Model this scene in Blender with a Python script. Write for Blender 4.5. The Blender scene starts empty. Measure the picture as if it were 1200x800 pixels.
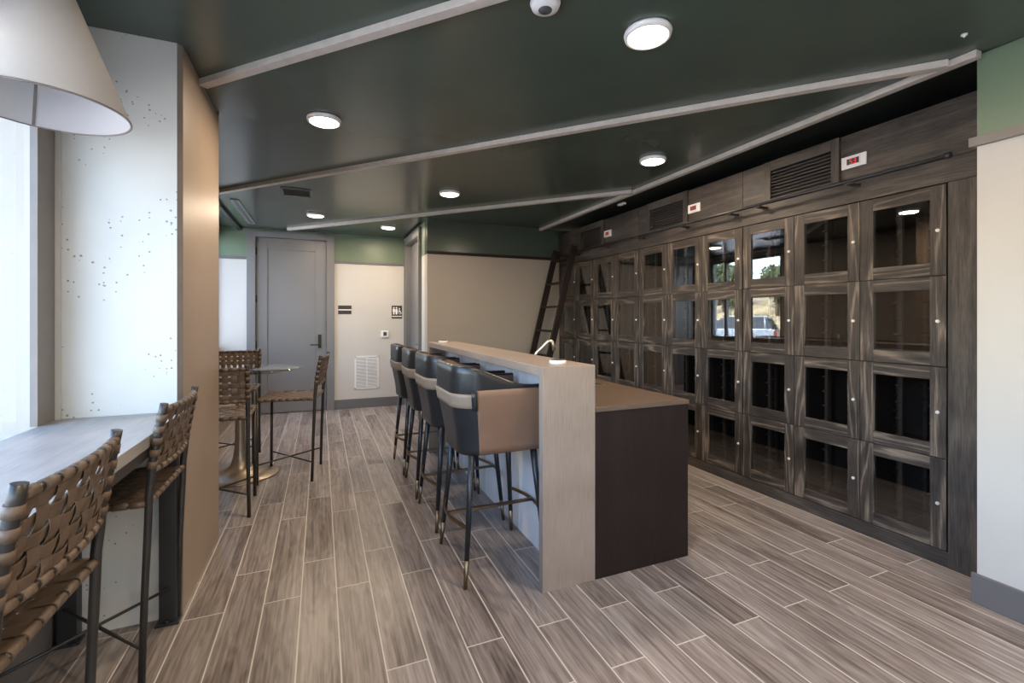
import bpy, bmesh, math, random
from mathutils import Vector, Matrix
random.seed(7)
PI = math.pi
SC = bpy.context.scene
COL = SC.collection
R = math.radians

# ------------------------------------------------------------------ materials
def new_mat(name):
    m = bpy.data.materials.new(name); m.use_nodes = True
    nt = m.node_tree; nt.nodes.clear()
    out = nt.nodes.new('ShaderNodeOutputMaterial')
    return m, nt, out
def N(nt, typ, **kw):
    n = nt.nodes.new(typ)
    for k, v in kw.items():
        if k.startswith('i_'):
            key = k[2:]
            n.inputs[int(key) if key.isdigit() else key.replace('_', ' ')].default_value = v
        else: setattr(n, k, v)
    return n
def L(nt, a, b): nt.links.new(a, b)
def ramp(nt, fac, stops, interp='LINEAR'):
    r = nt.nodes.new('ShaderNodeValToRGB'); r.color_ramp.interpolation = interp
    e = r.color_ramp.elements
    while len(e) < len(stops): e.new(0.5)
    for q, (p, c) in zip(e, stops):
        q.position = p; q.color = (*c, 1) if len(c) == 3 else c
    L(nt, fac, r.inputs[0]); return r
def mth(nt, op, a, b=None, c=None):
    n = nt.nodes.new('ShaderNodeMath'); n.operation = op
    for i, v in enumerate((a, b, c)):
        if v is None: continue
        if isinstance(v, (int, float)): n.inputs[i].default_value = v
        else: L(nt, v, n.inputs[i])
    return n.outputs[0]
def mixc(nt, fac, a, b, blend='MIX'):
    n = nt.nodes.new('ShaderNodeMix'); n.data_type = 'RGBA'; n.blend_type = blend
    for idx, v in ((0, fac), (6, a), (7, b)):
        if isinstance(v, (int, float)): n.inputs[idx].default_value = v
        elif isinstance(v, tuple): n.inputs[idx].default_value = (*v, 1)
        else: L(nt, v, n.inputs[idx])
    return n.outputs[2]
def bsdf(nt, out, **kw):
    b = nt.nodes.new('ShaderNodeBsdfPrincipled')
    for k, v in kw.items():
        key = k.replace('_', ' ')
        if isinstance(v, tuple) and len(v) == 3: v = (*v, 1)
        b.inputs[key].default_value = v
    L(nt, b.outputs[0], out.inputs[0]); return b

def plain(name, col, rough=.5, metal=0., var=.06, scale=14., bump=0., spec=.5, coat=0.):
    """painted / metal / leather surface with a faint mottled variation"""
    m, nt, out = new_mat(name)
    b = bsdf(nt, out, Roughness=rough, Metallic=metal)
    b.inputs['Specular IOR Level'].default_value = spec
    b.inputs['Coat Weight'].default_value = coat
    tc = N(nt, 'ShaderNodeTexCoord')
    ns = N(nt, 'ShaderNodeTexNoise'); ns.inputs['Scale'].default_value = scale; ns.inputs['Detail'].default_value = 4
    L(nt, tc.outputs['Object'], ns.inputs['Vector'])
    lo = tuple(c * (1 - var) for c in col); hi = tuple(min(1, c * (1 + var)) for c in col)
    r = ramp(nt, ns.outputs[0], [(.3, lo), (.7, hi)])
    L(nt, r.outputs[0], b.inputs['Base Color'])
    if bump:
        n2 = N(nt, 'ShaderNodeTexNoise'); n2.inputs['Scale'].default_value = scale * 12
        L(nt, tc.outputs['Object'], n2.inputs['Vector'])
        bp = N(nt, 'ShaderNodeBump'); bp.inputs['Strength'].default_value = bump; bp.inputs['Distance'].default_value = .002
        L(nt, n2.outputs[0], bp.inputs['Height']); L(nt, bp.outputs[0], b.inputs['Normal'])
    return m

def wood(name, dark, mid, light, rough=.5, fine=1., cath=1., bump=.25, lines=.5):
    """UV based wood: u runs along the grain in metres, v across it"""
    m, nt, out = new_mat(name)
    b = bsdf(nt, out, Roughness=rough)
    uv = N(nt, 'ShaderNodeUVMap'); uv.uv_map = 'UVMap'
    mp = N(nt, 'ShaderNodeMapping'); mp.inputs['Scale'].default_value = (1.3, 26 * fine, 1)
    L(nt, uv.outputs[0], mp.inputs[0])
    wn = N(nt, 'ShaderNodeTexNoise'); wn.inputs['Scale'].default_value = 1.0; wn.inputs['Detail'].default_value = 2
    mp0 = N(nt, 'ShaderNodeMapping'); mp0.inputs['Scale'].default_value = (.55, 6.5, 1)
    L(nt, uv.outputs[0], mp0.inputs[0]); L(nt, mp0.outputs[0], wn.inputs['Vector'])
    # cathedral rings: isolines of a warped low-frequency noise
    rings = mth(nt, 'SINE', mth(nt, 'MULTIPLY', wn.outputs[0], 46 * cath))
    rings = mth(nt, 'MULTIPLY_ADD', rings, .5, .5)
    g = N(nt, 'ShaderNodeTexNoise'); g.inputs['Scale'].default_value = 6; g.inputs['Detail'].default_value = 6; g.inputs['Roughness'].default_value = .65
    L(nt, mp.outputs[0], g.inputs['Vector'])
    mp2 = N(nt, 'ShaderNodeMapping'); mp2.inputs['Scale'].default_value = (3.2, 2.2, 1)
    L(nt, uv.outputs[0], mp2.inputs[0])
    big = N(nt, 'ShaderNodeTexNoise'); big.inputs['Scale'].default_value = 1.1; big.inputs['Detail'].default_value = 3
    L(nt, mp2.outputs[0], big.inputs['Vector'])
    f = mth(nt, 'MULTIPLY', g.outputs[0], 1 - lines * .3)
    f = mth(nt, 'MULTIPLY_ADD', mth(nt, 'POWER', rings, 3), lines * .24, f)
    f = mth(nt, 'MULTIPLY_ADD', mth(nt, 'SUBTRACT', big.outputs[0], .5), .45, f)
    r = ramp(nt, f, [(.25, dark), (.48, mid), (.82, light)])
    L(nt, r.outputs[0], b.inputs['Base Color'])
    if bump:
        bp = N(nt, 'ShaderNodeBump'); bp.inputs['Strength'].default_value = bump; bp.inputs['Distance'].default_value = .0015
        L(nt, f, bp.inputs['Height']); L(nt, bp.outputs[0], b.inputs['Normal'])
    return m

def glass(name, tint=(1, 1, 1), boost=1.7, ior=1.5, rough=0.0):
    m, nt, out = new_mat(name)
    tr = N(nt, 'ShaderNodeBsdfTransparent'); tr.inputs[0].default_value = (*tint, 1)
    gl = N(nt, 'ShaderNodeBsdfGlossy'); gl.inputs['Roughness'].default_value = rough; gl.inputs[0].default_value = (1, 1, 1, 1)
    fr = N(nt, 'ShaderNodeFresnel'); fr.inputs[0].default_value = ior
    ge = N(nt, 'ShaderNodeNewGeometry')
    f = mth(nt, 'MULTIPLY', fr.outputs[0], boost)
    f = mth(nt, 'MULTIPLY', f, mth(nt, 'SUBTRACT', 1.0, ge.outputs['Backfacing']))
    f = mth(nt, 'MINIMUM', f, 1.0)
    mx = N(nt, 'ShaderNodeMixShader')
    L(nt, f, mx.inputs[0]); L(nt, tr.outputs[0], mx.inputs[1]); L(nt, gl.outputs[0], mx.inputs[2]); L(nt, mx.outputs[0], out.inputs[0])
    return m

def emit(name, col, s, base=(.8, .8, .8)):
    m, nt, out = new_mat(name)
    b = bsdf(nt, out, Base_Color=base, Roughness=.4)
    b.inputs['Emission Color'].default_value = (*col, 1); b.inputs['Emission Strength'].default_value = s
    return m

def floor_mat():
    m, nt, out = new_mat('wood look plank tile')
    b = bsdf(nt, out, Roughness=.42)
    tc = N(nt, 'ShaderNodeTexCoord'); sp = N(nt, 'ShaderNodeSeparateXYZ'); L(nt, tc.outputs['Object'], sp.inputs[0])
    X, Y = sp.outputs[0], sp.outputs[1]
    W, LEN = .1543, .932
    xr = mth(nt, 'DIVIDE', mth(nt, 'SUBTRACT', X, .0695), W)
    row = mth(nt, 'FLOOR', xr); fx = mth(nt, 'FRACT', xr)
    par = mth(nt, 'FLOORED_MODULO', row, 2.0)
    yy = mth(nt, 'SUBTRACT', mth(nt, 'SUBTRACT', Y, 2.355), mth(nt, 'MULTIPLY', par, .31))
    yr = mth(nt, 'DIVIDE', yy, LEN); cy = mth(nt, 'FLOOR', yr); fy = mth(nt, 'FRACT', yr)
    dx = mth(nt, 'MULTIPLY', mth(nt, 'MINIMUM', fx, mth(nt, 'SUBTRACT', 1.0, fx)), W)
    dy = mth(nt, 'MULTIPLY', mth(nt, 'MINIMUM', fy, mth(nt, 'SUBTRACT', 1.0, fy)), LEN)
    d = mth(nt, 'MINIMUM', dx, dy)
    gr = mth(nt, 'LESS_THAN', d, .0026)
    idv = N(nt, 'ShaderNodeCombineXYZ'); L(nt, row, idv.inputs[0]); L(nt, cy, idv.inputs[1])
    wn = N(nt, 'ShaderNodeTexWhiteNoise'); wn.noise_dimensions = '3D'; L(nt, idv.outputs[0], wn.inputs['Vector'])
    off = mth(nt, 'MULTIPLY', wn.outputs['Value'], 37.0)
    v1 = N(nt, 'ShaderNodeCombineXYZ'); L(nt, mth(nt, 'MULTIPLY', X, 70), v1.inputs[0]); L(nt, mth(nt, 'MULTIPLY', Y, 1.5), v1.inputs[1]); L(nt, off, v1.inputs[2])
    g = N(nt, 'ShaderNodeTexNoise'); g.inputs['Scale'].default_value = 1.; g.inputs['Detail'].default_value = 6; g.inputs['Roughness'].default_value = .7; g.inputs['Distortion'].default_value = .2
    L(nt, v1.outputs[0], g.inputs['Vector'])
    v2 = N(nt, 'ShaderNodeCombineXYZ'); L(nt, mth(nt, 'MULTIPLY', X, 8), v2.inputs[0]); L(nt, mth(nt, 'MULTIPLY', Y, 1.15), v2.inputs[1]); L(nt, mth(nt, 'ADD', off, 5.0), v2.inputs[2])
    big = N(nt, 'ShaderNodeTexNoise'); big.inputs['Scale'].default_value = 1.; big.inputs['Detail'].default_value = 4
    L(nt, v2.outputs[0], big.inputs['Vector'])
    rings = mth(nt, 'MULTIPLY_ADD', mth(nt, 'SINE', mth(nt, 'MULTIPLY', big.outputs[0], 70)), .5, .5)
    f = mth(nt, 'MULTIPLY', g.outputs[0], .68)
    f = mth(nt, 'MULTIPLY_ADD', big.outputs[0], .36, f)
    f = mth(nt, 'MULTIPLY_ADD', rings, .07, f)
    f = mth(nt, 'MULTIPLY_ADD', mth(nt, 'SUBTRACT', wn.outputs['Value'], .5), .10, f)
    r = ramp(nt, f, [(.37, (.085, .067, .060)), (.49, (.185, .154, .138)), (.60, (.275, .238, .218)), (.76, (.41, .37, .345))])
    c = mixc(nt, gr, r.outputs[0], (.60, .56, .51))
    L(nt, c, b.inputs['Base Color'])
    rg = mth(nt, 'MULTIPLY_ADD', gr, .35, .31); L(nt, rg, b.inputs['Roughness'])
    bp = N(nt, 'ShaderNodeBump'); bp.inputs['Strength'].default_value = .5; bp.inputs['Distance'].default_value = .002
    h = mth(nt, 'SUBTRACT', mth(nt, 'MULTIPLY', g.outputs[0], .25), gr)
    L(nt, h, bp.inputs['Height']); L(nt, bp.outputs[0], b.inputs['Normal'])
    return m

def concrete_mat(name, col, pit=True):
    m, nt, out = new_mat(name)
    b = bsdf(nt, out, Roughness=.62)
    tc = N(nt, 'ShaderNodeTexCoord')
    n1 = N(nt, 'ShaderNodeTexNoise'); n1.inputs['Scale'].default_value = 2.2; n1.inputs['Detail'].default_value = 8; L(nt, tc.outputs['Object'], n1.inputs['Vector'])
    r = ramp(nt, n1.outputs[0], [(.3, tuple(c * .93 for c in col)), (.7, tuple(min(1, c * 1.05) for c in col))])
    vo = N(nt, 'ShaderNodeTexVoronoi'); vo.inputs['Scale'].default_value = 52; L(nt, tc.outputs['Object'], vo.inputs['Vector'])
    n2 = N(nt, 'ShaderNodeTexNoise'); n2.inputs['Scale'].default_value = 3.5; L(nt, tc.outputs['Object'], n2.inputs['Vector'])
    hole = mth(nt, 'LESS_THAN', vo.outputs['Distance'], mth(nt, 'MULTIPLY', n2.outputs[0], .36))
    gate = mth(nt, 'GREATER_THAN', n2.outputs[0], .50)
    sep = N(nt, 'ShaderNodeSeparateColor'); L(nt, vo.outputs['Color'], sep.inputs[0])
    pick = mth(nt, 'GREATER_THAN', sep.outputs[0], .6)
    hole = mth(nt, 'MULTIPLY', mth(nt, 'MULTIPLY', hole, gate), pick)
    c = mixc(nt, mth(nt, 'MULTIPLY', hole, .75), r.outputs[0], (.12, .10, .08))
    L(nt, c, b.inputs['Base Color'])
    bp = N(nt, 'ShaderNodeBump'); bp.inputs['Strength'].default_value = .4; bp.inputs['Distance'].default_value = .004
    L(nt, mth(nt, 'SUBTRACT', mth(nt, 'MULTIPLY', n1.outputs[0], .4), hole), bp.inputs['Height']); L(nt, bp.outputs[0], b.inputs['Normal'])
    return m

M = {}
M['floor'] = floor_mat()
M['white_wall'] = plain('warm white wall paint', (.52, .50, .465), .55, var=.02, scale=3)
M['taupe_wall'] = plain('taupe wall paint', (.37, .325, .275), .5, var=.02, scale=3)
M['green'] = plain('sage green wall paint', (.135, .19, .122), .38, var=.03, scale=3)
M['dgreen'] = plain('deep green ceiling and shaded band paint', (.060, .082, .063), .22, var=.10, scale=1.7, spec=.6)
M['shadegreen'] = plain('green paint darkened for shade', (.010, .016, .013), .5, var=.05, scale=3)  # shade of the ceiling recess put into the paint colour
M['greytrim'] = plain('grey satin trim paint', (.125, .12, .12), .38, var=.03, scale=3)
M['doorpaint'] = plain('grey satin door paint', (.165, .16, .158), .34, var=.03, scale=3)
M['taupetrim'] = plain('taupe picture rail paint', (.20, .175, .155), .5, var=.05)
M['batten'] = plain('pale limed batten', (.50, .455, .395), .5, var=.08, scale=20)
M['concrete'] = concrete_mat('whitewashed pitted concrete', (.56, .56, .53))
M['tan_conc'] = plain('glossy tan pier side', (.31, .235, .175), .40, var=.07, scale=2.0, bump=.06, spec=.6)
M['darkwood'] = wood('wire brushed charcoal stained pine', (.014, .0105, .008), (.062, .047, .037), (.30, .235, .175), .5, 1., 1.25, .5, .95)
M['darkwood2'] = wood('charcoal stained board', (.016, .013, .011), (.052, .042, .034), (.135, .108, .086), .55, .8, .6, .25, .6)
M['rackwood'] = plain('greyed rack wood', (.035, .028, .023), .55, var=.2, scale=30)
M['inner'] = plain('dark cabinet interior', (.012, .009, .008), .8)
M['bartop'] = wood('pale limed oak laminate', (.235, .18, .14), (.305, .24, .195), (.375, .305, .255), .42, 1.6, .35, .05, .25)
M['diewall'] = wood('pale washed oak panel', (.68, .70, .71), (.78, .80, .81), (.86, .88, .89), .45, 1.3, .35, .05, .25)
M['countertop'] = wood('grey washed oak counter', (.24, .228, .215), (.33, .315, .30), (.41, .40, .385), .4, 1.3, .6, .08, .4)
M['espresso'] = wood('espresso laminate', (.013, .0078, .0065), (.020, .0125, .0105), (.031, .020, .0165), .5, 1., .4, .05, .4)
for n_ in M['espresso'].node_tree.nodes:
    if n_.type == 'BSDF_PRINCIPLED': n_.inputs['Specular IOR Level'].default_value = .22
M['brownstone'] = plain('matte brown stone worktop', (.115, .078, .054), .38, var=.08, scale=9)
M['blackleather'] = plain('black leather', (.014, .0155, .018), .33, var=.2, scale=9, bump=.25)
M['tanleather'] = plain('tan leather', (.19, .108, .068), .48, var=.05, scale=10, bump=.2)
M['belt'] = plain('pale tan leather belt', (.24, .175, .125), .5, var=.05, scale=10, bump=.1)
M['strap'] = plain('woven brown leather strap', (.125, .085, .057), .5, var=.22, scale=26, bump=.2)
M['steel'] = plain('black powder coated steel', (.022, .022, .024), .42, var=.1)
M['gunmetal'] = plain('gunmetal steel tube', (.060, .056, .052), .38, metal=.6, var=.1)
M['brass'] = plain('antique brass', (.24, .185, .125), .38, metal=1., var=.15)
M['nickel'] = plain('brushed warm nickel', (.62, .53, .42), .3, metal=1.)
M['chrome'] = plain('bright lock metal', (.85, .85, .83), .35, metal=.5)
M['whiteplastic'] = plain('white plastic', (.74, .73, .71), .4, var=.02)
M['greyplastic'] = plain('dark grey plastic', (.05, .05, .055), .5)
M['black'] = plain('matte black', (.012, .011, .011), .5)
M['signblack'] = plain('sign black acrylic', (.030, .024, .021), .45)
M['signwhite'] = plain('sign white lettering', (.8, .8, .78), .5, var=.01)
M['greenmetal'] = plain('green painted grille', (.20, .22, .20), .4)
M['tabletop'] = glass('smoked table glass', (.80, .78, .74), 2.2)
M['pane'] = glass('cabinet glass', (.85, .85, .85), 3.1)
M['winglass'] = glass('window glass', (.97, .98, .98), 1.2)
M['aluminium'] = plain('anodised frame', (.16, .145, .13), .45, metal=.3)
M['redled'] = emit('red led', (1, .05, .04), .45, (.3, .02, .02))
M['lens'] = emit('warm led lens', (1, .83, .62), 9.0)
M['rubber'] = plain('tyre rubber', (.02, .02, .02), .8)
M['carpaint'] = plain('silver blue car paint', (.27, .34, .43), .25, metal=.4, coat=.8)
M['carglass'] = plain('dark car glass', (.02, .03, .04), .08)
M['tail'] = plain('red tail lamp', (.16, .02, .02), .25)
M['bark'] = plain('rough bark', (.09, .065, .045), .9, var=.3)
M['leaf'] = plain('olive leaf', (.06, .085, .035), .7, var=.35, scale=3)
M['leaf2'] = plain('pale shrub leaf', (.20, .21, .10), .8, var=.35, scale=3)
M['hill'] = plain('dry grass hillside', (.36, .31, .20), .95, var=.3, scale=.6)
M['asphalt'] = plain('pale asphalt', (.34, .34, .35), .9, var=.1, scale=2)

# shade fabric: lets some light through
def fabric():
    m, nt, out = new_mat('white linen shade')
    d = N(nt, 'ShaderNodeBsdfDiffuse'); t = N(nt, 'ShaderNodeBsdfTranslucent')
    tc = N(nt, 'ShaderNodeTexCoord'); ns = N(nt, 'ShaderNodeTexNoise'); ns.inputs['Scale'].default_value = 60
    L(nt, tc.outputs['Object'], ns.inputs['Vector'])
    r = ramp(nt, ns.outputs[0], [(.3, (.60, .575, .545)), (.7, (.612, .587, .555))])
    L(nt, r.outputs[0], d.inputs[0]); t.inputs[0].default_value = (.8, .78, .75, 1)
    mx = N(nt, 'ShaderNodeMixShader'); mx.inputs[0].default_value = .18
    L(nt, d.outputs[0], mx.inputs[1]); L(nt, t.outputs[0], mx.inputs[2]); L(nt, mx.outputs[0], out.inputs[0])
    return m
M['shade'] = fabric()

# ------------------------------------------------------------------ mesh helpers
class MB:
    def __init__(s):
        s.bm = bmesh.new(); s.uv = s.bm.loops.layers.uv.new('UVMap')
    def face(s, pts, mi=0, uvs=None, smooth=False):
        vs = [s.bm.verts.new(p) for p in pts]
        return s.vface(vs, mi, uvs, smooth)
    def vface(s, vs, mi=0, uvs=None, smooth=False):
        try: f = s.bm.faces.new(vs)
        except ValueError: return None
        f.material_index = mi; f.smooth = smooth
        if uvs:
            for l, q in zip(f.loops, uvs): l[s.uv].uv = q
        return f
    def box(s, x0, x1, y0, y1, z0, z1, g=2, mi=0, mat=None):
        """axis aligned box; g = grain axis (0,1,2); mat = optional Matrix"""
        c = [Vector((x, y, z)) for x in (x0, x1) for y in (y0, y1) for z in (z0, z1)]
        ou, ov = random.uniform(0, 40), random.uniform(0, 40)
        vs = [s.bm.verts.new(mat @ p if mat else p) for p in c]
        for idx, nax in (((0, 1, 3, 2), 0), ((4, 6, 7, 5), 0), ((0, 4, 5, 1), 1), ((2, 3, 7, 6), 1), ((0, 2, 6, 4), 2), ((1, 5, 7, 3), 2)):
            ax = [a for a in (0, 1, 2) if a != nax]
            if g in ax: ua = g; va = [a for a in ax if a != g][0]
            else: ua, va = ax
            k = .37 * nax
            s.vface([vs[i] for i in idx], mi, [(c[i][ua] + ou, c[i][va] + ov + k) for i in idx])
        return s
    def tube(s, pts, r, n=10, mi=0, cap=True, smooth=True, flat=None):
        pts = [Vector(p) for p in pts]
        rs = r if isinstance(r, (list, tuple)) else [r] * len(pts)
        rings = []; up = None
        for i, p in enumerate(pts):
            if i == 0: t = pts[1] - p
            elif i == len(pts) - 1: t = p - pts[i - 1]
            else: t = (pts[i + 1] - p).normalized() + (p - pts[i - 1]).normalized()
            t.normalize()
            if up is None:
                up = Vector((0, 0, 1)) if abs(t.z) < .9 else Vector((1, 0, 0))
            a = t.cross(up)
            if a.length < 1e-5: a = t.cross(Vector((0, 1, 0)))
            a.normalize(); b = a.cross(t).normalized(); up = b
            ph = PI / 4 if n == 4 else 0
            fa, fb = flat or (1, 1)
            rings.append([s.bm.verts.new(p + (a * math.cos(ph + 2 * PI * k / n) * fa + b * math.sin(ph + 2 * PI * k / n) * fb) * rs[i]) for k in range(n)])
        for i in range(len(rings) - 1):
            for k in range(n):
                s.vface([rings[i][k], rings[i][(k + 1) % n], rings[i + 1][(k + 1) % n], rings[i + 1][k]], mi, None, smooth and n > 4)
        if cap:
            s.vface(rings[0][::-1], mi); s.vface(rings[-1], mi)
        return s
    def lathe(s, prof, c=(0, 0, 0), n=32, mi=0, smooth=True, closed=False):
        c = Vector(c); rings = []
        for r, z in prof:
            if r < 1e-6: rings.append([s.bm.verts.new(c + Vector((0, 0, z)))])
            else: rings.append([s.bm.verts.new(c + Vector((r * math.cos(2 * PI * k / n), r * math.sin(2 * PI * k / n), z))) for k in range(n)])
        pr = list(zip(rings, rings[1:]))
        if closed: pr.append((rings[-1], rings[0]))
        for a, b in pr:
            for k in range(n):
                k2 = (k + 1) % n
                if len(a) == 1 and len(b) == 1: continue
                if len(a) == 1: s.vface([a[0], b[k2], b[k]], mi, None, smooth)
                elif len(b) == 1: s.vface([a[k], a[k2], b[0]], mi, None, smooth)
                else: s.vface([a[k], a[k2], b[k2], b[k]], mi, None, smooth)
        return s
    def prism(s, poly, axis, a0, a1, mi=0, g=2):
        """polygon (list of 2D) extruded along axis 0/1/2"""
        def P3(p, a):
            if axis == 0: return Vector((a, p[0], p[1]))
            if axis == 1: return Vector((p[0], a, p[1]))
            return Vector((p[0], p[1], a))
        A = [s.bm.verts.new(P3(p, a0)) for p in poly]; B = [s.bm.verts.new(P3(p, a1)) for p in poly]
        s.vface(A, mi); s.vface(B[::-1], mi)
        for i in range(len(poly)):
            j = (i + 1) % len(poly)
            s.vface([A[i], B[i], B[j], A[j]], mi)
        return s
    def grid(s, G, mi=0, smooth=True, closeu=False):
        vs = [[s.bm.verts.new(p) for p in row] for row in G]
        for i in range(len(vs) - 1):
            for j in range(len(vs[0]) - 1):
                s.vface([vs[i][j], vs[i][j + 1], vs[i + 1][j + 1], vs[i + 1][j]], mi, None, smooth)
        return vs
    def build(s, name, mats, parent=None, bevel=0., recalc=True, loc=None):
        if recalc: bmesh.ops.recalc_face_normals(s.bm, faces=s.bm.faces[:])
        me = bpy.data.meshes.new(name); s.bm.to_mesh(me); s.bm.free()
        for m in (mats if isinstance(mats, (list, tuple)) else [mats]): me.materials.append(m)
        o = bpy.data.objects.new(name, me); COL.objects.link(o)
        if parent is not None: o.parent = parent
        if loc: o.location = loc
        if bevel:
            b = o.modifiers.new('bevel', 'BEVEL'); b.width = bevel; b.segments = 2; b.limit_method = 'ANGLE'; b.angle_limit = R(40)
        return o

def thing(name, label, cat, loc=(0, 0, 0), rz=0., group=None):
    o = bpy.data.objects.new(name, None); COL.objects.link(o)
    o.empty_display_size = .1
    o.location = loc; o.rotation_euler = (0, 0, rz); o['label'] = label; o['category'] = cat
    if group: o['group'] = group
    return o
def tag(o, label, cat, group=None, kind=None):
    o['label'] = label; o['category'] = cat
    if group: o['group'] = group
    if kind: o['kind'] = kind
    return o
def struct(o, label=None):
    o['kind'] = 'structure'
    if label: o['label'] = label
    return o
def children(o): return [c for c in bpy.data.objects if c.parent == o]
def dup(o, loc, rz, label, group=None):
    r = o.copy(); COL.objects.link(r); r.location = loc; r.rotation_euler = (0, 0, rz); r['label'] = label
    if group: r['group'] = group
    for ch in children(o):
        c = ch.copy(); COL.objects.link(c); c.parent = r
        for g in children(ch):
            d = g.copy(); COL.objects.link(d); d.parent = c
    return r

# ------------------------------------------------------------------ dimensions
H = 2.50        # ceiling
ZT = 2.083      # change from light paint to green
XG = 2.768      # right wall near camera
YG = 1.106      # its end, where the wine wall begins
XC = 3.006      # face of the wine cabinets
YK = 5.509      # wall behind the bar
XS = 1.19       # side wall with the recess door
YW = 6.97       # far wall
XW = -.983      # window wall by the counter
XB = -1.22      # window wall of the far bay
XP, YP1, YP2 = -.561, 2.405, 3.19
YN = -2.6       # wall behind the camera

# ------------------------------------------------------------------ room
b = MB(); b.box(-1.5, 3.6, YN - .2, 7.2, -.12, 0, 1); struct(b.build('floor', M['floor']), 'grey brown wood-look plank tile floor with pale grout')
b = MB(); b.box(-1.5, XG - .01, YN - .2, 7.2, H, H + .15, 1); struct(b.build('ceiling', M['dgreen']), 'satin deep green ceiling')
b = MB(); b.box(XG - .01, 3.7, YN - .2, 7.2, H + .012, H + .15, 1); struct(b.build('ceiling', M['shadegreen']), 'green ceiling recess above the wine cabinets, shade painted in near black')

def wall(name, label, x0, x1, y0, y1, low, high=None, zt=ZT, z0=0, z1=H):
    b = MB()
    b.box(x0, x1, y0, y1, z0, zt, 2, 0); b.box(x0, x1, y0, y1, zt, z1, 2, 1)
    return struct(b.build(name, [M[low], M[high or 'green']]), label)
wall('wall_right', 'warm white wall with sage green band at right', XG, 3.6, YN, YG, 'white_wall')
wall('wall_bar', 'taupe wall behind the bar with green band above, shade put into its colour', XS, 3.6, YK, YK + .15, 'taupe_wall', 'dgreen')  # band above takes a darker green, its dimmer light put into the colour
b = MB(); b.box(3.46, 3.6, YG, YK, 0, 2.7, 2); struct(b.build('wall_cabinet', M['shadegreen']))
b = MB()    # side wall of the recess with a door opening (Y 5.95 .. 6.85)
b.box(XS, XS + .12, YK + .15, 5.93, 0, ZT, 2, 0); b.box(XS, XS + .12, YK + .15, 5.93, ZT, H, 2, 1)
b.box(XS, XS + .12, 6.86, YW, 0, ZT, 2, 0); b.box(XS, XS + .12, 6.86, YW, ZT, H, 2, 1); b.box(XS, XS + .12, 5.93, 6.86, 2.40, H, 2, 1); b.box(XS + .10, XS + .12, 5.93, 6.86, 0, 2.40, 2, 0)
struct(b.build('wall_recess', [M['white_wall'], M['green']]), 'white side wall of the recess with a narrow door')
b = MB()    # far wall, opening for the grey door
b.box(-1.4, -.82, YW, YW + .15, 0, ZT, 2, 0); b.box(-1.4, -.82, YW, YW + .15, ZT, H, 2, 1)
b.box(.09, 1.6, YW, YW + .15, 0, ZT, 2, 0); b.box(.09, 1.6, YW, YW + .15, ZT, H, 2, 1); b.box(-.82, .09, YW, YW + .15, 2.40, H, 2, 1); b.box(-.82, .09, YW + .10, YW + .15, 0, 2.4, 2, 0)
struct(b.build('wall_back', [M['white_wall'], M['green']]), 'warm white far wall with green band above')
# window wall by the counter
b = MB()
b.box(XW - .2, XW, YN, 2.405, 0, .845, 2, 0); b.box(XW - .2, XW, YN, 2.405, 2.16, H, 2, 1); b.box(XW - .2, XW, YN, -1.9, .845, 2.16, 2, 0)
struct(b.build('wall_left', [M['white_wall'], M['green']]), 'window wall behind the laptop counter')
b = MB()    # bay beyond the pier
b.box(XB - .2, XB, 3.19, 5.42, 0, H, 2, 0); b.box(XB - .2, XB, 5.42, YW, 0, .9, 2, 0); b.box(XB - .2, XB, 5.42, YW, 2.42, H, 2, 0)
b.box(XB - .2, XW, YP2 - .3, YP2, 0, H, 2, 0); b.box(XB - .2, XW - .001, 2.405, YP2 - .3, 0, H, 2, 0)
struct(b.build('wall_bay', [M['taupe_wall']]), 'taupe wall of the far window bay')
# wall behind the camera; unseen storefront window added to let light in
b = MB()
b.box(XW - .2, -.5, YN - .15, YN, 0, H, 2, 0); b.box(.55, 3.6, YN - .15, YN, 0, H, 2, 0)
b.box(-.5, .55, YN - .15, YN, 0, .12, 2, 0); b.box(-.5, .55, YN - .15, YN, 2.3, H, 2, 0)
struct(b.build('wall_front', M['white_wall']), 'wall behind the camera with added storefront window')

# concrete pier: whitewashed front, tan side, chamfered corner
ch = .018
b = MB()
poly = [(XW, YP1), (XP - ch, YP1), (XP, YP1 + ch), (XP, YP2), (XW, YP2)]
A = [b.bm.verts.new((x, y, 0)) for x, y in poly]; T = [b.bm.verts.new((x, y, H)) for x, y in poly]
for i in range(5):
    j = (i + 1) % 5
    b.vface([A[i], A[j], T[j], T[i]], {0: 0, 1: 2, 2: 1}.get(i, 1))
b.vface(A[::-1], 0); b.vface(T, 0)
struct(b.build('wall_pier', [M['concrete'], M['tan_conc'], M['taupetrim']]), 'pitted whitewashed concrete pier with tan side')

# windows
def window(name, x, y0, y1, z0, z1, mull, th=.06, fw=.05, axis=1, label=None, fmat='aluminium'):
    w = MB()
    def bx(a0, a1, c0, c1, d0=-th / 2, d1=th / 2):
        if axis == 1: w.box(x + d0, x + d1, a0, a1, c0, c1, 2)
        else: w.box(a0, a1, x + d0, x + d1, c0, c1, 2)
    bx(y0, y0 + fw, z0, z1); bx(y1 - fw, y1, z0, z1); bx(y0 + fw, y1 - fw, z0, z0 + fw); bx(y0 + fw, y1 - fw, z1 - fw, z1)
    for q in mull: bx(q - fw / 2, q + fw / 2, z0 + fw, z1 - fw)
    f = struct(w.build(name, M[fmat]), label)
    w = MB()
    if axis == 1: w.box(x - .004, x + .004, y0 + .01, y1 - .01, z0 + .01, z1 - .01)
    else: w.box(y0 + .01, y1 - .01, x - .004, x + .004, z0 + .01, z1 - .01)
    w.build('pane', M['winglass'], f)
    return f
window('window_1', XW - .03, -1.9, 2.405, .845, 2.16, [.6], fmat='white_wall', th=.02, fw=.03, label='bright window above the laptop counter')
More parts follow.
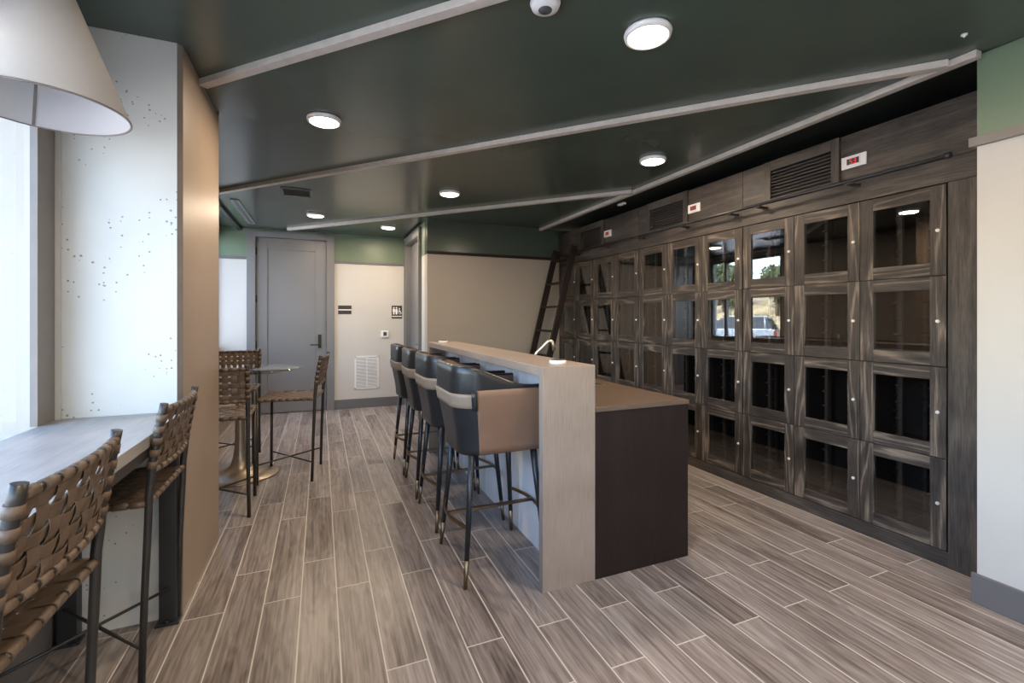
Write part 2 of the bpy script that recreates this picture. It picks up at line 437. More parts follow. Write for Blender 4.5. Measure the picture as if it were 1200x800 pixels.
window('window_2', XB - .06, 5.42, YW, .9, 2.42, [6.62], fw=.045, label='window of the far bay, seen mirrored in the cabinet glass')
window('window_3', YN - .05, -.5, .55, .12, 2.3, [], axis=0, label='unseen storefront window added behind the camera for light')
# broad flat casing between window and pier
b = MB(); b.box(XW - .018, XW + .004, 2.266, 2.385, .893, 2.16, 2); struct(b.build('trim_1', M['taupetrim']), 'flat taupe jamb casing between window and concrete pier')
b = MB(); b.box(XW + .001, XW + .018, 2.389, 2.404, .893, H, 2); struct(b.build('trim_2', M['white_wall']), 'thin pale bead against the concrete pier')

# baseboards
def skirt(name, x0, x1, y0, y1): 
    b = MB(); b.box(x0, x1, y0, y1, 0, .135, 1); struct(b.build(name, M['greytrim'], bevel=.002))
skirt('baseboard_right', XG - .016, XG, YN, YG + .016)
skirt('baseboard_back', .179, XS, YW - .015, YW)
skirt('baseboard_left', XW, XW + .015, YN, YP1 - .07)
skirt('baseboard_bay', -1.22, -.907, YW - .015, YW)
skirt('baseboard_bar', 1.95, 3.0, YK - .015, YK)
# picture rails
def rail(name, x0, x1, y0, y1, m='taupetrim', h=.042):
    b = MB(); b.box(x0, x1, y0, y1, ZT, ZT + h, 1); struct(b.build(name, M[m], bevel=.002))
rail('trim_3', XG - .022, XG, YN, YG + .022)
rail('trim_4', .179, XS, YW - .02, YW, 'greytrim', .035)
rail('trim_5', XS - .012, XC, YK - .02, YK, 'espresso', .035)
rail('trim_6', -1.22, -.907, YW - .02, YW, 'greytrim', .035)

# ceiling battens
def batten(name, p, q, label, w=.045, h=.032):
    p, q = Vector((*p, 0)), Vector((*q, 0)); d = q - p; a = math.atan2(d.y, d.x)
    b = MB(); b.box(0, d.length, -w / 2, w / 2, -h, 0, 0)
    o = b.build(name, M['batten'], bevel=.002); o.location = (p.x, p.y, H); o.rotation_euler.z = a
    struct(o, label)
batten('trim_7', (XP + .01, 2.735), (2.72, -.60), 'pale diagonal ceiling batten nearest the camera')
batten('trim_8', (-1.18, 5.343), (2.695, 1.185), 'pale diagonal ceiling batten across the middle of the room')
batten('trim_9', (-.40, 6.78), (2.695, 3.52), 'pale diagonal ceiling batten over the grey door')
batten('trim_10', (2.72, 1.08), (2.72, YK), 'pale ceiling batten running along the wine cabinets')
b = MB(); b.box(-1.01, -.965, 3.3, YW, H - .035, H, 1); struct(b.build('trim_11', M['steel']), 'black window shade track on the ceiling of the far bay')

# ------------------------------------------------------------------ doors
def lever_handle(parent, mat, side=1):
    pass
dr = MB()   # grey shaker door: stiles and rails round a recessed panel
x0, x1, zt = -.80, .07, 2.385
yf = YW + .012
dr.box(x0, x0 + .135, yf, yf + .04, .01, zt); dr.box(x1 - .135, x1, yf, yf + .04, .01, zt)
dr.box(x0 + .135, x1 - .135, yf, yf + .04, zt - .15, zt, 0); dr.box(x0 + .135, x1 - .135, yf, yf + .04, .01, .2, 0)
dr.box(x0 + .135, x1 - .135, yf + .012, yf + .03, .2, zt - .15)
d1 = struct(dr.build('door_1', M['doorpaint'], bevel=.0025), 'tall grey shaker door with black lever handle')
c = MB()
c.box(-.907, -.805, YW - .03, YW + .02, 0, 2.475); c.box(.075, .179, YW - .03, YW + .02, 0, 2.475); c.box(-.805, .075, YW - .03, YW + .02, 2.39, 2.475, 0)
c.box(-.82, -.803, YW + .021, YW + .098, 0, 2.40); c.box(.073, .09, YW + .021, YW + .098, 0, 2.40); c.box(-.803, .073, YW + .021, YW + .098, 2.388, 2.42, 0)
c.build('door_casing', M['doorpaint'], d1, bevel=.003)
hd = MB(); hd.box(-.035, .008, yf - .008, yf, .88, 1.07); hd.tube([(-.012, yf - .005, .93), (-.012, yf - .05, .93), (-.03, yf - .055, .93), (-.135, yf - .055, .928)], .009, 10)
hd.tube([(-.012, yf - .012, 1.03), (-.012, yf, 1.03)], .014, 14)
hd.build('door_handle', M['black'], d1)
for z in (2.2, 1.56, .95, .25):
    hh = MB(); hh.tube([(-.803, yf - .012, z - .05), (-.803, yf - .012, z + .05)], .008, 8); hh.box(-.803, -.79, yf - .006, yf + .001, z - .05, z + .05); hh.build('hinge', M['black'], d1)
# recess door, in the side wall, with stepped casing
c = MB()
c.box(XS + .05, XS + .09, 5.94, 6.85, .01, 2.36)
d2 = struct(c.build('door_2', M['doorpaint'], bevel=.002), 'narrow grey door seen edge-on in the recess')
c = MB()
for (a, e) in ((5.845, 5.945), (6.84, 6.94)):
    c.box(XS - .03, XS + .01, a, e, 0, 2.475)
c.box(XS - .03, XS + .01, 5.945, 6.84, 2.375, 2.475, 1)
c.box(XS - .042, XS - .03, 5.845, 5.87, 0, 2.475); c.box(XS - .042, XS - .03, 6.915, 6.94, 0, 2.475); c.box(XS - .042, XS - .03, 5.87, 6.915, 2.45, 2.475, 1)
c.box(XS + .011, XS + .099, 5.931, 5.95, 0, 2.399); c.box(XS + .011, XS + .099, 6.84, 6.859, 0, 2.399); c.box(XS + .011, XS + .099, 5.95, 6.84, 2.365, 2.399, 1)
c.build('door_casing', M['doorpaint'], d2, bevel=.003)
c = MB(); c.tube([(XS + .055, 6.03, .95), (XS + .0, 6.03, .95), (XS - .005, 6.05, .95), (XS - .005, 6.16, .95)], .009, 8); c.box(XS + .04, XS + .05, 6.01, 6.05, .88, 1.05)
c.build('door_handle', M['black'], d2)

# ------------------------------------------------------------------ window counter
wc = thing('window_counter', 'grey washed oak laptop counter under the bright window', 'counter', (XW, 0, 0))
def loc(mb): return mb
b = MB(); b.box(.002, .435, -1.8, YP1 - .002, .852, .893, 1); b.build('countertop', M['countertop'], wc, bevel=.002)
b = MB(); b.box(.39, .43, -1.78, YP1 - .01, .815, .851, 1); b.build('apron', M['gunmetal'], wc)
def cleg(x, y):
    b = MB(); b.box(x, x + .062, y - .045, y, .008, .851); b.box(x - .012, x + .074, y - .06, y + .002, 0, .01)
    b.tube([(x + .031, y - .052, .01), (x + .031, y - .052, .022)], .009, 6)
    b.build('leg', M['steel'], wc, bevel=.002)
cleg(.352, YP1 - .006); cleg(.022, YP1 - .006); cleg(.352, .1); cleg(.022, .1)

# ------------------------------------------------------------------ pendant lamp
lx, ly, zr, rr = -.788, 1.866, 1.947, .207
pl = thing('pendant_lamp', 'white conical linen pendant lamp above the laptop counter', 'lamp', (lx, ly, 0))
b = MB(); zt_ = 2.44; rt = .022
b.lathe([(rr, zr), (rt, zt_), (rt - .003, zt_), (rr - .004, zr)], n=64, closed=True); b.build('lamp_shade', M['shade'], pl)
b = MB(); b.lathe([(rr + .0012, zr - .001), (rr + .0005, zr + .004), (rr - .0045, zr + .004), (rr - .005, zr - .001)], n=64, closed=True); b.build('shade_rim', M['taupetrim'], pl)
b = MB()
a = math.atan2(0 - ly, 0 - lx) + PI + .14
ca, sa = math.cos(a), math.sin(a); px, py = -sa, ca
r0, r1 = rr - .006, rr * .35
z1_ = zr + (zt_ - zr) * (rr - r1) / (rr - rt)
for sgn in (1,):
    w2 = .004
    b.face([(ca * r0 - px * w2, sa * r0 - py * w2, zr + .002), (ca * r0 + px * w2, sa * r0 + py * w2, zr + .002), (ca * (r1 - .004) + px * w2, sa * (r1 - .004) + py * w2, z1_ - .006), (ca * (r1 - .004) - px * w2, sa * (r1 - .004) - py * w2, z1_ - .006)])
o = b.build('shade_seam', M['taupetrim'], pl); sm = o.modifiers.new('t', 'SOLIDIFY'); sm.thickness = .001
b = MB(); b.lathe([(0, H - .001), (.05, H - .001), (.05, H - .018), (.012, H - .024), (.006, H - .03), (.006, 2.44), (.024, 2.44), (.024, 2.43), (0, 2.43)], n=24); b.build('ceiling_canopy', M['nickel'], pl)
b = MB(); b.lathe([(0, 2.43), (.02, 2.43), (.02, 2.36), (.012, 2.35), (.03, 2.31), (.032, 2.28), (.02, 2.25), (0, 2.243)], n=20); b.build('bulb', M['whiteplastic'], pl)

# ------------------------------------------------------------------ ceiling lights and fittings
def clight(x, y, label):
    t = thing('ceiling_light', label, 'ceiling light', (x, y, H), 0, 'round disc ceiling lights')
    b = MB(); b.lathe([(0, -.001), (.096, -.001), (.098, -.008), (.094, -.022), (.084, -.025), (.082, -.02), (0, -.02)], n=48); b.build('trim_ring', M['whiteplastic'], t)
    b = MB(); b.lathe([(.081, -.0215), (.076, -.026), (0, -.0275)], n=48); b.build('diffuser', M['lens'], t)
    return t
LP = [(1.266, 1.549, 'round warm disc ceiling light nearest the camera, beside the white sensor'),
      (.019, 2.975, 'round disc ceiling light between the tan pier and the bar'),
      (2.312, 2.771, 'round disc ceiling light nearest the wine cabinets'),
      (1.135, 4.252, 'round disc ceiling light over the far part of the bar'),
      (-.054, 5.745, 'round disc ceiling light nearest the grey door, by the air grille'),
      (.816, 6.147, 'smallest, farthest round disc ceiling light in front of the recess door'),
      (.1, .25, None), (2.2, -.2, None), (.3, -1.6, None), (1.9, -1.7, None)]  # unlabelled ones are unseen, added behind the camera for warm fill
cl0 = None
for x, y, lab in LP:
    if cl0 is None: cl0 = clight(x, y, lab)
    else: dup(cl0, (x, y, H), 0, lab or 'unseen round disc ceiling light added behind the camera for warm fill')
    ld = bpy.data.lights.new('disc_lamp', 'AREA'); ld.shape = 'DISK'; ld.size = .16; ld.energy = 7.5 if lab else 7.5; ld.color = (1, .80, .60)
    lo = bpy.data.objects.new('disc_lamp', ld); COL.objects.link(lo); lo.location = (x, y, H - .03)

s = thing('ceiling_sensor', 'round white domed occupancy sensor on the dark ceiling', 'sensor', (.785, 1.549, H))
b = MB(); b.lathe([(0, 0), (.056, 0), (.058, -.008), (.052, -.024), (.03, -.034), (.026, -.034)], n=40); b.build('housing', M['whiteplastic'], s)
b = MB(); b.lathe([(.026, -.030), (.024, -.036), (.012, -.043), (0, -.045)], n=24); b.build('sensor_lens', M['greyplastic'], s)
s = thing('sprinkler_cap', 'tiny white sprinkler cap on the ceiling near the green wall', 'sprinkler', (2.507, 1.043, H))
b = MB(); b.lathe([(0, -.001), (.011, -.001), (.011, -.006), (.008, -.009), (0, -.009)], n=20); b.build('cover', M['whiteplastic'], s)
b = MB(); b.lathe([(.004, -.008), (.004, -.014), (0, -.014)], n=12); b.build('tip', M['chrome'], s)
s = thing('ceiling_detector', 'small white rectangular detector in the dark recess above the cabinets', 'sensor', (2.93, 4.0, H + .012))
b = MB(); b.box(-.02, .02, -.05, .05, -.02, 0); b.build('housing', M['whiteplastic'], s, bevel=.004)
b = MB(); b.box(-.006, .006, -.02, .02, -.024, -.02); b.build('sensor_lens', M['chrome'], s)

def grille(name, label, x0, x1, y0, y1, n, along=0):
    t = thing(name, label, 'air vent', ((x0 + x1) / 2, (y0 + y1) / 2, H))
    hx, hy = (x1 - x0) / 2, (y1 - y0) / 2
    b = MB(); f = .018
    b.box(-hx, hx, -hy, -hy + f, -.008, -.0005); b.box(-hx, hx, hy - f, hy, -.008, -.0005); b.box(-hx, -hx + f, -hy, hy, -.008, -.0005); b.box(hx - f, hx, -hy, hy, -.008, -.0005)
    b.build('frame', M['greenmetal'], t)
    b = MB(); b.box(-hx + f, hx - f, -hy + f, hy - f, -.0015, -.0005); b.build('duct_opening', M['black'], t)
    b = MB()
    for i in range(n):
        if along == 0:
            y = -hy + f + (i + .5) * (2 * hy - 2 * f) / n; m = Matrix.Translation((0, y, -.004)) @ Matrix.Rotation(R(35), 4, 'X'); b.box(-hx + f, hx - f, -.008, .008, -.001, .001, 0, 0, m)
        else:
            x = -hx + f + (i + .5) * (2 * hx - 2 * f) / n; m = Matrix.Translation((x, 0, -.004)) @ Matrix.Rotation(R(35), 4, 'Y'); b.box(-.006, .006, -hy + f, hy - f, -.001, .001, 1, 0, m)
    b.build('slats', M['greenmetal'], t)
grille('ceiling_grille', 'square dark green slatted ceiling grille in front of the grey door', -.345, -.08, 4.66, 4.95, 9)
grille('linear_diffuser', 'long narrow green slot diffuser in the ceiling left of the grey door', -.845, -.765, 5.33, 6.62, 2, 1)

# ------------------------------------------------------------------ far wall fittings
t = thing('return_air_grille', 'white two-panel return air grille low on the far wall', 'air vent', (.62, YW, .51))
hx, hz = .17, .24
b = MB(); b.box(-hx, hx, -.008, 0, -hz, -hz + .022); b.box(-hx, hx, -.008, 0, hz - .022, hz); b.box(-hx, -hx + .022, -.008, 0, -hz, hz); b.box(hx - .022, hx, -.008, 0, -hz, hz); b.box(-.007, .007, -.008, 0, -hz, hz)
b.build('frame', M['whiteplastic'], t, bevel=.002)
b = MB(); b.box(-hx + .01, hx - .01, -.0012, -.0002, -hz + .01, hz - .01); b.build('backing', M['greyplastic'], t)
b = MB()
for i in range(26):
    z = -hz + .025 + (i + .5) * (2 * hz - .05) / 26
    for xa, xb in ((-hx + .02, -.006), (.006, hx - .02)):
        b.box(xa, xb, -.007, .007, -.0008, .0008, 0, 0, Matrix.Translation((0, -.0065, z)) @ Matrix.Rotation(R(42), 4, 'X'))
b.build('louvres', M['whiteplastic'], t)
t = thing('wall_thermostat', 'small square white thermostat with grey screen above the wall grille', 'thermostat', (.875, YW, 1.065))
b = MB(); b.box(-.055, .055, -.022, 0, -.05, .05); b.build('body', M['whiteplastic'], t, bevel=.008)
b = MB(); b.box(-.024, .024, -.0245, -.0215, -.024, .03); b.build('screen', M['greyplastic'], t)
t = thing('door_sign', 'small dark rectangular sign with a pale strip beside the grey door', 'sign', (.318, YW, 1.42))
b = MB(); b.box(-.09, .09, -.006, 0, -.062, .062); b.build('plate', M['signblack'], t, bevel=.002)
b = MB(); b.box(-.088, .088, -.0075, -.0055, -.008, .006); b.build('lettering_strip', M['signwhite'], t)
t = thing('restroom_sign', 'dark restroom sign with white man, woman and wheelchair pictograms', 'sign', (1.05, YW, 1.392))
b = MB(); b.box(-.076, .076, -.006, 0, -.096, .096); b.build('plate', M['signblack'], t, bevel=.002)
b = MB(); yy = -.0072
def disc(cx, cz, r):
    b.prism([(cx + r * math.cos(q * PI / 8), cz + r * math.sin(q * PI / 8)) for q in range(16)], 1, yy, -.005)
disc(-.045, .062, .011); b.prism([(-.062, .046), (-.028, .046), (-.028, .005), (-.034, .005), (-.036, -.036), (-.054, -.036), (-.056, .005), (-.062, .005)], 1, yy, -.005)
disc(-.006, .062, .011); b.prism([(-.018, .046), (.006, .046), (.016, .0), (.007, -.002), (.007, -.036), (-.019, -.036), (-.019, -.002), (-.028, .0)], 1, yy, -.005)
disc(.036, .05, .009); b.prism([(.03, .04), (.041, .04), (.043, .014), (.056, .012), (.066, -.022), (.056, -.024), (.048, .0), (.03, .0)], 1, yy, -.005)
b.prism([(.045 + .023 * math.cos(q), -.012 + .023 * math.sin(q)) for q in [R(a) for a in range(120, 361, 20)]] + [(.045 + .017 * math.cos(q), -.012 + .017 * math.sin(q)) for q in [R(a) for a in range(360, 119, -20)]], 1, yy, -.005)
b.box(-.07, .07, yy, -.005, -.072, -.058)
b.build('pictograms', M['signwhite'], t)

# ------------------------------------------------------------------ bar
XB1, XB2, XB3, YB, YBE, ZB, ZL = .968, 1.258, 1.854, 1.935, 4.43, 1.067, .856
bar = thing('bar_counter', 'pale limed oak waterfall bar with tall end panel', 'bar', (XB1, YB, 0))
b = MB(); b.box(0, XB2 - XB1, .042, YBE - YB - .042, ZB - .045, ZB, 1); b.build('bar_top', M['bartop'], bar, bevel=.0015)
for y in (0, YBE - YB - .042):
    b = MB(); b.box(0, XB2 - XB1, y, y + .042, 0, ZB - .0 , 2); b.build('end_panel', M['bartop'], bar, bevel=.0015)
b = MB(); n = 4; y0 = .043; seg = (YBE - YB - .086) / n
for i in range(n): b.box(.158, XB2 - XB1, y0 + i * seg + .002, y0 + (i + 1) * seg - .002, 0, ZB - .046, 2)
b.box(.163, .28, y0, YBE - YB - .044, 0.0, ZB - .047, 2)
b.build('front_panel', M['diewall'], bar)
bc = thing('prep_counter', 'low espresso brown prep counter with stone top behind the bar', 'counter', (XB2, YB, 0))
W = XB3 - XB2
b = MB(); b.box(.002, W, 0, YBE - YB, 0, ZL - .024, 2); b.build('cabinet_body', M['espresso'], bc, bevel=.001)
b = MB(); b.box(.002, W + .003, -.006, YBE - YB, ZL - .023, ZL, 1); b.build('worktop', M['brownstone'], bc, bevel=.0015)
b = MB(); b.box(.14, .50, .62, 1.12, ZL, ZL + .004, 1); b.box(.16, .48, .64, 1.10, ZL + .003, ZL + .005, 1, 1); b.build('sink', [M['nickel'], M['greyplastic']], bc)
# faucet on the prep counter: leaning neck, turned down spout
fc = thing('faucet', 'slim warm nickel faucet with bent spout rising behind the bar', 'faucet', (1.375, 2.88, ZL + .0005))
b = MB(); b.lathe([(0, 0), (.026, 0), (.026, .008), (.016, .014), (.016, .07), (0, .07)], n=24); b.build('faucet_base', M['nickel'], fc)
pts = [(0, 0, .05), (0.0, 0, .165), (.004, -.003, .185), (.013, -.009, .202), (.05, -.03, .243), (.078, -.045, .275), (.088, -.05, .284), (.100, -.055, .286), (.110, -.06, .278), (.114, -.062, .262), (.120, -.065, .218)]
b = MB(); b.tube(pts, .011, 14); b.build('spout', M['nickel'], fc)
b = MB(); b.tube([(0, 0, .06), (.0, .045, .085)], .006, 8); b.build('lever', M['nickel'], fc)
def grom(x, y, label):
    t = thing('popup_outlet', label, 'power outlet', (x, y, ZB), 0, 'round pop-up outlets on the bar top')
    b = MB(); b.lathe([(0, .0005), (.042, .0005), (.043, .004), (.043, .017), (.040, .019), (.037, .019), (.037, .0165), (0, .0165)], n=40); b.build('ring', M['whiteplastic'], t)
    b = MB(); b.lathe([(.0368, .0165), (.0368, .021), (.034, .0225), (0, .0225)], n=40); b.build('lid', M['greyplastic'], t)
    return t
g0 = grom(1.12, 2.07, 'round white pop-up outlet on the near end of the bar top')
dup(g0, (1.07, 4.24, ZB), 0, 'round white pop-up outlet on the far end of the bar top')

# ------------------------------------------------------------------ bar stools (face +X)
def shell_path(n=44, w=.252, back=-.266, front=.225, cr=.125):
    """plan of the outer shell, from one arm front round the back to the other"""
    P = []
    P += [(front - (front - (back + cr)) * i / 8, w) for i in range(8)]
    for i in range(17):
        a = PI / 2 + PI / 2 * i / 16
        P.append((back + cr + cr * math.cos(a) , (w - cr) + cr * math.sin(a)))
    P += [(back, (w - cr) * (1 - 2 * i / 6)) for i in range(1, 6)]
    for i in range(17):
        a = PI + PI / 2 * i / 16
        P.append((back + cr + cr * math.cos(a), -(w - cr) + cr * math.sin(a)))
    P += [((back + cr) + (front - (back + cr)) * (i + 1) / 8, -w) for i in range(8)]
    return P
def smooth(t): t = max(0, min(1, t)); return t * t * (3 - 2 * t)
PTH = shell_path()
ZS0, ZARM, ZBK = .622, .955, 1.06
def ztop(x):  # height of the shell rim as function of x (back = -.235)
    return ZARM + (ZBK - ZARM) * (1 - smooth((x + .235) / .37)) ** 1.15
def shrink(z):  # plan scale with height
    t = (z - ZS0) / (ZBK - ZS0)
    return .84 + .17 * smooth(min(1, t * 1.25)) if t < .8 else 1.01 - .01 * (t - .8)
def shp(p, z, off=0.):
    x, y = p; k = shrink(z)
    # inward normal approx: toward the centre line
    c = Vector((max(-.266 + .125, min(.225, x)), max(-.131, min(.131, y)), 0))
    d = Vector((x, y, 0)) - c
    if d.length > 1e-6: d.normalize()
    kx = k if x < 0 else 1 - (1 - k) * .5
    lean = 0.0
    return Vector((x * kx + d.x * off + lean, y * k + d.y * off, z))
def shell_patch(b, i0, i1, z0f, z1f, off, nz=10, mi=0, thick=.003):
    G = []; G2 = []
    for i in range(i0, i1 + 1):
        p = PTH[i]; z0 = z0f(p[0]); z1 = z1f(p[0])
        G.append([shp(p, z0 + (z1 - z0) * k / nz, off) for k in range(nz + 1)])
        G2.append([shp(p, z0 + (z1 - z0) * k / nz, off - thick) for k in range(nz + 1)])
    A = b.grid(G, mi); B = b.grid(G2, mi)
    n, m = len(A), len(A[0])
    for i in range(n - 1):
        b.vface([A[i][0], A[i + 1][0], B[i + 1][0], B[i][0]], mi); b.vface([A[i][m - 1], B[i][m - 1], B[i + 1][m - 1], A[i + 1][m - 1]], mi)
    for k in range(m - 1):
        b.vface([A[0][k], A[0][k + 1], B[0][k + 1], B[0][k]], mi); b.vface([A[n - 1][k], B[n - 1][k], B[n - 1][k + 1], A[n - 1][k + 1]], mi)
def make_barstool(label):
    t = thing('bar_stool', label, 'bar stool', (0, 0, 0), 0, 'black and tan leather bar stools along the bar')
    b = MB(); n = len(PTH); nz = 14
    out = [[shp(p, ZS0 + (ztop(p[0]) - ZS0) * k / nz) for k in range(nz + 1)] for p in PTH]
    T = .032
    inn = [[shp(p, ZS0 + (ztop(p[0]) - ZS0) * k / nz, -T) for k in range(nz + 1)] for p in PTH]
    A = b.grid(out, 0); B = b.grid(inn, 1)
    # rounded rim
    prev = [A[i][nz] for i in range(n)]
    for q in (.3, .7):
        cur = [b.bm.verts.new(shp(PTH[i], ztop(PTH[i][0]), -T * q) + Vector((0, 0, .009))) for i in range(n)]
        for i in range(n - 1): b.vface([prev[i], prev[i + 1], cur[i + 1], cur[i]], 0, None, True)
        prev = cur
    for i in range(n - 1): b.vface([prev[i], prev[i + 1], B[i + 1][nz], B[i][nz]], 0, None, True)
    for i in (0, n - 1):
        for k in range(nz): b.vface([A[i][k], A[i][k + 1], B[i][k + 1], B[i][k]], 1)
        rim = [A[i][nz]] + [v for v in ()] + [B[i][nz]]
    # underside
    b.vface([A[i][0] for i in range(n)], 0)
    b.build('backrest', [M['blackleather'], M['tanleather']], t)
    # tan outer side panels from arm front to the rear corner
    for s in (0, 1):
        b = MB()
        i0, i1 = (0, 10) if s == 0 else (n - 11, n - 1)
        shell_patch(b, i0, i1, lambda x: ZS0 + .002, lambda x: ZARM - .006, .0035, 10, 0, .003)
        b.build('side_panel', M['tanleather'], t, bevel=0)
    b = MB(); shell_patch(b, 10, n - 11, lambda x: .862, lambda x: .932, .0075, 4, 0, .004); b.build('belt', M['belt'], t)
    for s in (0, 1):
        b = MB(); i = 10 if s == 0 else n - 12
        shell_patch(b, i - (1 if s else 0), i + (1 if s else 2), lambda x: .850, lambda x: .946, .0125, 3, 0, .006); b.build('belt_loop', M['blackleather'], t)
    # seat cushion
    b = MB(); rings = []
    PI_ = [shp(p, ZS0 + .1, -.036) for p in PTH] 
    for z, k in ((.66, .97), (.745, 1.0), (.765, .985), (.778, .93)):
        rings.append([b.bm.verts.new((q.x * k, q.y * k, z)) for q in PI_])
    for a_, c_ in zip(rings, rings[1:]):
        for i in range(n): b.vface([a_[i], a_[(i + 1) % n], c_[(i + 1) % n], c_[i]], 0, None, True)
    b.vface(rings[-1], 0); b.vface(rings[0][::-1], 0)
    b.build('seat', M['tanleather'], t)
    # legs
    for sx, sy in ((-1, -1), (-1, 1), (1, -1), (1, 1)):
        top = Vector((sx * .165, sy * .175, .66)); bot = Vector((sx * .22 , sy * .24, 0))
        def at(z): return bot + (top - bot) * (z / .66)
        b = MB(); b.tube([at(.125), at(.66)], [.0125, .0185], 12); o = b.build('leg', M['blackleather'], t)
        b = MB(); b.tube([at(.0), at(.13)], [.0095, .0135], 12); b.build('leg_tip', M['brass'], o)
    zf = .275; fx, fy = .22 - .055 * zf / .66, .24 - .065 * zf / .66
    b = MB()
    for sx in (-1, 1):
        pts = [(sx * (fx + .05 * math.sin(PI * i / 12)), -fy + 2 * fy * i / 12, zf) for i in range(13)]
        b.tube(pts, .0105, 4, flat=(.6, 1.15))
    b.tube([(-fx - .048, 0, zf), (fx + .048, 0, zf)], .0105, 4, flat=(1.15, 1.))
    b.build('footrest', M['brass'], t)
    return t
bs0 = make_barstool('black and tan leather bar stool nearest the camera, tan side panel in full view')
bs0.location = (.86, 2.35, 0); bs0.rotation_euler.z = R(0)
dup(bs0, (.862, 2.975, 0), R(1), 'second black leather bar stool from the near end of the bar')
dup(bs0, (.858, 3.53, 0), R(-1), 'third black leather bar stool from the near end of the bar')
dup(bs0, (.85, 4.085, 0), R(1), 'farthest black leather bar stool, closest to the thermostat wall')

# ------------------------------------------------------------------ woven counter stools (local: faces +Y)
def ribbon(b, pts, side, w, th=.0026, mi=0):
    """flat strap along pts, 'side' = unit width direction; closed cross section"""
    pts = [Vector(p) for p in pts]; side = Vector(side); rows = []
    for i, p in enumerate(pts):
        t = (pts[min(i + 1, len(pts) - 1)] - pts[max(i - 1, 0)]).normalized()
        nrm = t.cross(side).normalized()
        rows.append([b.bm.verts.new(p + side * a * w / 2 + nrm * c * th / 2) for a, c in ((-1, -.4), (-.85, -1), (.85, -1), (1, -.4), (1, .4), (.85, 1), (-.85, 1), (-1, .4))])
    n = 8
    for r1_, r2_ in zip(rows, rows[1:]):
        for k in range(n): b.vface([r1_[k], r1_[(k + 1) % n], r2_[(k + 1) % n], r2_[k]], mi, None, False)
    b.vface(rows[0][::-1], mi); b.vface(rows[-1], mi)
def sleeve(b, c, axis, r, w, mi=0, n=10):
    c = Vector(c); axis = Vector(axis).normalized()
    b.tube([c - axis * w / 2, c + axis * w / 2], r, n, mi)
HW = .215; SD = .20; ZSEAT = .655
def back_pt(u, z):   # point of the curved, leaning back sheet; u in -1..1
    t = (z - .70) / .30
    y = -SD - .012 + (-.048) * max(0, t) ** 1.1
    return Vector((u * HW, y - .022 * (1 - u * u), z))
